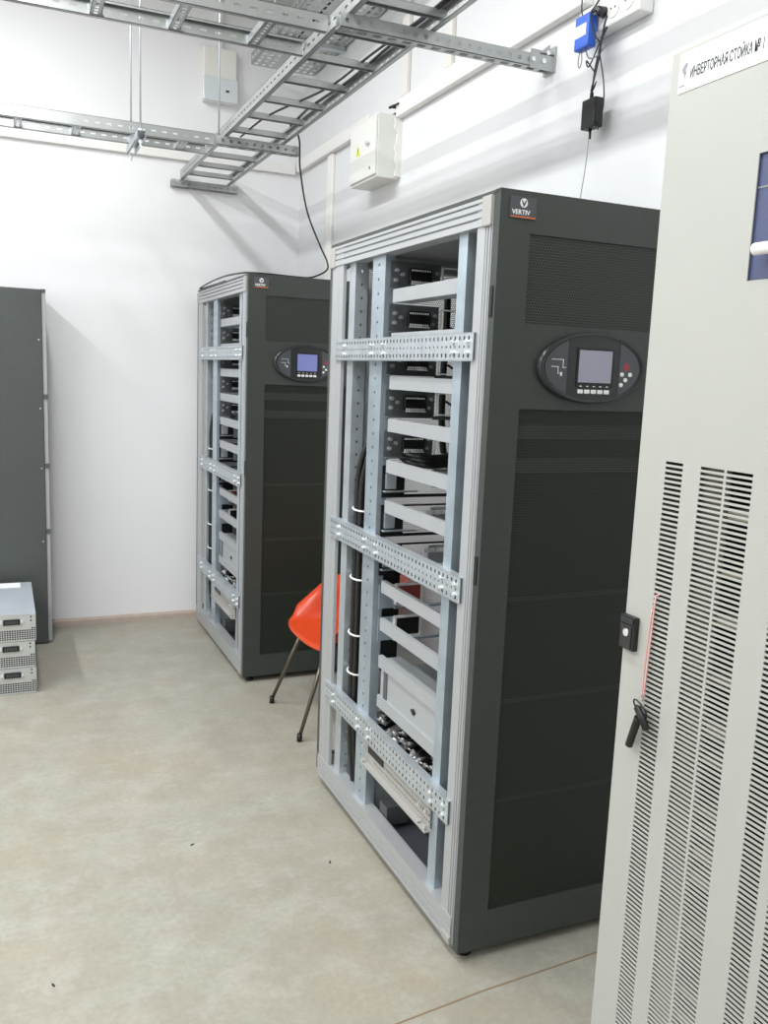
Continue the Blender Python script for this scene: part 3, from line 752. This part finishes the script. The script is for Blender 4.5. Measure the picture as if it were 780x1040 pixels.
# perforated tray high beside the right wall
r = thing('perforated_cable_tray', 'perforated cable tray high beside the right wall, above the main ladder', 'cable tray', (1.335, 2.4, 3.232)); L, W = 2.70, .365
b = nb(); vs = cuts(0, L, .056, .038); us = cuts(0, W, .040, .020)
plate(b, (0, 0, 0), (1, 0, 0), (0, 1, 0), (0, 0, 1), us, vs, lambda i, j: 'r' if i % 2 == 1 and j % 2 == 1 and i not in (7, 11) else None, .0015); part('tray_bottom', b, 'tray', r)
for x, s in ((0, 1), (W, -1)):
    b = nb(); plate(b, (x, 0, 0), (0, 1, 0), (0, 0, 1), (s, 0, 0), vs, [0, .022, .040, .060], lambda i, j: 'r' if j == 1 and i % 2 == 1 else None, .0015)
    x0, x1 = sorted((x, x + s * .012)); box(b, x0, x1, 0, L, .0585, .060); part('tray_side', b, 'tray', r)
for y in (.50, 2.18):
    b = nb(); box(b, -.02, W, y, y + .04, -.022, -.001); part('tray_hanger', b, 'galv', r)
b = nb(); tube(b, [(.12, 0, .012), (.13, 1, .012), (.12, 2, .012), (.14, 2.68, .012)], .010, 6); tube(b, [(.16, 0, .012), (.15, 1, .012), (.17, 2, .012), (.16, 2.66, .012)], .010, 6)
single('tray_cable', b, 'rubber', 'black cables lying in the perforated tray beside the right wall', 'cable', None, (1.335, 2.4, 3.232))

# ------------------------------------------------------------------ trunking, boxes, sockets, cords
def trunk(name, label, x0, x1, y0, y1, z0, z1, m='trunk', bev=.004):
    b = nb(); c = ((x0 + x1) / 2, (y0 + y1) / 2, z0); box(b, x0 - c[0], x1 - c[0], y0 - c[1], y1 - c[1], 0, z1 - z0, bev)
    return single(name, b, m, label, 'trunking', None, c)
trunk('cable_trunking', 'white horizontal cable trunking along the right wall, left of the grey enclosure', XW - .034, XW, 4.180, YW - .03, 2.735, 2.800)
trunk('cable_trunking', 'white horizontal cable trunking along the right wall, right of the grey enclosure', XW - .034, XW, 2.425, 3.84, 2.705, 2.780)
trunk('cable_trunking', 'white horizontal cable trunking along the back wall under the far branch ladder', XL + .01, XW - .036, YW - .028, YW, 2.722, 2.775)
trunk('cable_trunking', 'white vertical cable trunking on the right wall behind the nearer cabinet', XW - .018, XW, 4.715, 4.795, .0005, 2.733)
trunk('vertical_duct', 'beige vertical duct strip on the right wall above the trunking, nearer the grey enclosure', XW - .020, XW, 3.765, 3.835, 2.79, ZC - .01, 'duct')
trunk('vertical_duct', 'narrow beige vertical duct strip on the right wall, right of the wider one', XW - .020, XW, 3.345, 3.395, 2.79, ZC - .01, 'duct')
# grey enclosure on the right wall
r = thing('wall_enclosure', 'light grey metal enclosure with a yellow warning triangle on the right wall', 'electrical box', (XW, 4.01, 2.442))
b = nb(); box(b, -.113, 0, -.162, .162, 0, .278, .003); part('body', b, 'box_grey', r)
b = nb(); box(b, -.124, -.113, -.158, .158, .012, .272, .003); d = part('door', b, 'box_grey', r)
tri = [(.076, .128), (.026, .128), (.051, .178)]
b = nb(); prism(b, tri, lambda u, v, w: (-.124 - w, u, v), .0008); ws = part('warning_triangle', b, 'yellow', d)
b = nb(); prism(b, [(.051, .166), (.057, .151), (.053, .151), (.055, .134), (.046, .153), (.050, .153), (.048, .164)], lambda u, v, w: (-.1248 - w, u, v), .0004); part('bolt_symbol', b, 'ink', ws)
b = nb(); disc(b, (-.124, -.070, .160), (-1, 0, 0), .011, .010, 12); box(b, -.137, -.132, -.100, -.062, .157, .164); part('lock', b, 'zinc', d)
b = nb(); disc(b, (-.124, -.100, .048), (-1, 0, 0), .007, .003, 12); part('screw', b, 'ink_grey', d)
b = nb(); box(b, -.075, -.065, .10, .11, .277, .287); box(b, -.03, -.012, -.15, -.11, .277, .290); part('mounting_lug', b, 'dark_in', r)
b = nb(); rnd = random.Random(11)
n = 14; pts = [(XW - .030 + rnd.uniform(-.012, .012), 2.45 + .27 * i / (n - 1)) for i in range(n)]
poly = pts + [(XW, 2.72), (XW, 2.45)]
prism(b, [(x - XW, z - 2.45) for x, z in poly], lambda u, v, w: (u, w, v), .012)
single('filler_patch', b, 'plaster', 'rough white filler beside the grey wall enclosure', 'filler', None, (XW, 3.834, 2.45))
b = nb(); tube(b, [(0, 0, 0), (-.03, -.02, .012), (-.05, .01, .006)], .006, 6); tube(b, [(0, -.01, .004), (-.025, -.05, .014), (-.045, -.04, .004)], .005, 6); tube(b, [(-.02, 0, .008), (-.04, .03, .016)], .005, 6, 1)
single('cable_stub', b, 'rubber', 'short black cable ends above the grey wall enclosure', 'cable', None, (XW - .004, 3.86, 2.745))
# cream box on the back wall
r = thing('wall_box', 'small cream box with a smoky clear lower cover on the back wall', 'electrical box', (1.203, YW, 3.062))
b = nb(); box(b, -.096, .096, -.055, 0, .0, .290, .006); part('body', b, 'cream', r)
b = nb(); box(b, -.103, .100, -.078, -.055, -.004, .122, .006); cv = part('cover', b, 'clear', r)
b = nb(); box(b, .028, .046, -.082, -.078, .050, .060); part('latch', b, 'black', cv)
b = nb(); box(b, -.016, .016, -.03, 0, .290, .60); part('conduit', b, 'trunk', r)
# power strip with plugs and cords on the right wall
r = thing('power_strip', 'white socket block on the right wall at the end of the trunking', 'socket', (XW, 2.27, 2.585))
b = nb(); box(b, -.052, 0, -.135, .150, 0, .085, .006); part('housing', b, 'white', r)
for y in (-.085, -.02, .05):
    b = nb(); disc(b, (-.052, y, .043), (-1, 0, 0), .027, .003, 20); sk = part('socket', b, 'cream', r)
    b = nb(); disc(b, (-.0552, y - .009, .043), (-1, 0, 0), .0035, .0004, 8); disc(b, (-.0552, y + .009, .043), (-1, 0, 0), .0035, .0004, 8); part('socket_hole', b, 'black', sk)
r = thing('power_plug', 'dark plug in the white socket block on the right wall', 'plug', (XW - .0555, 2.29, 2.628))
b = nb(); disc(b, (0, 0, 0), (-1, 0, 0), .016, .030, 14, .013); part('body', b, 'bezel', r)
b = nb(); tube(b, [(-.030, 0, 0), (-.045, .002, -.015), (-.035, -.01, -.07), (-.02, -.022, -.11), (-.018, .012, -.22)], .0028, 6); part('cord', b, 'ink', r)
r = thing('hanging_adapter', 'blue plastic adapter with a white sticker hanging beside the socket block', 'adapter', (XW - .062, 2.345, 2.538))
b = nb(); box(b, -.030, .0, -.034, .036, 0, .095, .004); part('body', b, 'blue', r)
b = nb(); box(b, -.0308, -.030, -.022, .040 - .006, .034, .068); part('sticker', b, 'cream', r)
b = nb(); tube(b, [(-.015, .02, .095), (-.015, .03, .13), (-.01, .035, .2)], .0022, 6); tube(b, [(-.015, -.01, .095), (.0, -.02, .12), (.02, -.03, .16)], .003, 6); part('wire', b, 'ink', r)
b = nb(); n = 14; tube(b, [(-.015, .020 + .009 * math.sin(2 * PI * i / n), -.024 + .022 * math.cos(2 * PI * i / n)) for i in range(n + 1)], .0018, 6, 1); tube(b, [(-.015, -.005, 0), (-.012, -.02, -.028), (-.012, -.06, -.035), (0, -.085, -.01)], .0025, 6); part('cord_loop', b, 'ink_grey', r)
r = thing('power_adapter', 'black power brick hanging on thin cords on the right wall above the nearer cabinet', 'adapter', (XW - .052, 2.315, 2.310))
b = nb(); box(b, -.017, .017, -.030, .036, 0, .085, .004); part('body', b, 'black', r)
b = nb(); tube(b, [(0, .012, .085), (0, .012, .105)], .006, 8, 1); tube(b, [(0, .008, 0), (0, .006, -.028)], .005, 8, 1, .003); part('strain_relief', b, 'black', r)
b = nb(); tube(b, [(0, .012, .10), (0, .004, .17), (-.002, -.020, .24), (.0, -.035, .30), (.012, -.085, .345)], .003, 6); tube(b, [(-.004, .0, .16), (-.004, .045, .205), (-.004, .030, .185), (-.002, -.02, .25)], .0022, 6); tube(b, [(0, -.012, .21), (-.006, -.05, .12), (-.004, -.055, .05), (0, -.03, -.01)], .0020, 6)
tube(b, [(0, -.015, .25), (.01, -.06, .31), (.02, -.105, .34)], .0035, 6); tube(b, [(0, .005, .12), (-.004, -.012, .13), (-.004, .0, .11)], .0018, 6); part('cord', b, 'ink', r)
b = nb(); tube(b, [(0, .010, -.012), (.002, .020, -.10), (.003, .040, -.22), (.003, .040, -.316)], .0014, 6); part('thin_wire', b, 'ink_grey', r)

# black data cable along the main ladder, down behind the nearer cabinet and over the farther one
b = nb(); tube(b, [(1.24, 1.0, 2.648), (1.245, 2.2, 2.648), (1.235, 2.8, 2.648), (1.245, 3.3, 2.648), (1.225, 3.7, 2.648), (1.238, 4.02, 2.648)], .0055, 6)
tube(b, [(1.225, 1.0, 2.645), (1.22, 2.2, 2.645), (1.235, 2.6, 2.652), (1.21, 3.0, 2.645), (1.20, 3.42, 2.645), (1.10, 3.9, 2.643), (1.08, 4.3, 2.64)], .0045, 6)
single('ladder_cable', b, 'rubber', 'black cables lying inside the main cable ladder near its right rail', 'cable')
b = nb(); tube(b, [(1.25, 3.99, 2.655), (1.262, 4.07, 2.668), (1.298, 4.13, 2.672), (1.330, 4.170, 2.63), (1.338, 4.185, 2.58), (1.348, 4.20, 2.50), (1.404, 4.25, 2.325), (1.470, 4.232, 2.166), (1.502, 4.215, 2.092), (1.494, 4.20, 2.047), (1.4029, 4.1547, 2.0033), (1.3146, 4.1302, 1.9969), (1.1969, 4.1106, 1.9969), (1.0988, 4.1204, 1.9979), (1.0742, 4.2185, 2.0033), (1.0644, 4.5128, 2.0131), (1.0625, 4.8562, 2.0092), (1.0615, 5.1211, 1.9955), (1.0752, 5.1015, 1.9955), (1.0831, 4.8071, 1.9969), (1.0850, 4.6109, 1.9969)], .0045, 8)
single('drop_cable', b, 'rubber', 'black cable dropping from the main ladder onto the top of the farther cabinet', 'cable')

# small scraps on the floor
for (x, y, a, l) in ((.538, 2.667, .4, 'small dark scrap on the open floor, in the middle of the room'), (.928, 2.416, 1.1, 'small dark scrap on the floor beside the nearer cabinet'), (.082, 2.126, 2.0, 'small dark scrap on the floor at the lower left')):
    b = nb(); c, s = math.cos(a), math.sin(a)
    prism(b, [(u * c - v * s, u * s + v * c) for u, v in ((-.008, -.0015), (.002, -.003), (.009, .0), (.003, .0025), (-.005, .002))], lambda u, v, w: (u, v, w), .002)
    single('floor_scrap', b, 'ink', l, 'scrap', 'dark scraps on the floor', (x, y, 0.0003))

# ------------------------------------------------------------------ light: two rows of ceiling luminaires (out of frame)
def lamp(x, y, w, l, p):
    d = bpy.data.lights.new('luminaire', 'AREA'); d.shape = 'RECTANGLE'; d.size = w; d.size_y = l; d.energy = p; d.color = (.96, .985, 1.0)
    o = bpy.data.objects.new('luminaire_light', d); COL.objects.link(o); o.location = (x, y, ZC - .02)
for y, k1, k2 in ((-1.1, .25, .6), (.5, .8, .8), (2.1, 1.0, 1.1), (3.7, 1.05, 1.3)):
    lamp(-.05, y, .16, 1.25, 62 * k1)
    lamp(-1.75, y, .16, 1.25, 76 * k2)
w = bpy.data.worlds.new('world'); S.world = w; w.use_nodes = True
w.node_tree.nodes['Background'].inputs[0].default_value = (.9, .92, 1, 1); w.node_tree.nodes['Background'].inputs[1].default_value = .3

# ------------------------------------------------------------------ camera
cam = bpy.data.cameras.new('camera'); co = bpy.data.objects.new('camera', cam); COL.objects.link(co)
Rm = ((0.9162883, -0.3985781, 0.0393849), (-0.0266943, -0.1588899, -0.9869354), (0.3996287, 0.903266, -0.1562287))
right, down, fwd = map(Vector, Rm)
m3 = Matrix((right, -down, -fwd)).transposed()
co.matrix_world = Matrix.Translation((0, 0, 1.55314)) @ m3.to_4x4()
cam.sensor_fit = 'VERTICAL'; cam.sensor_height = 36; cam.lens = 885.218 / 1040 * 36; cam.clip_start = .05
S.camera = co
S.view_settings.view_transform = 'Standard'; S.view_settings.look = 'None'; S.view_settings.gamma = 1; S.view_settings.use_curve_mapping = False
S.view_settings.exposure = -0.88
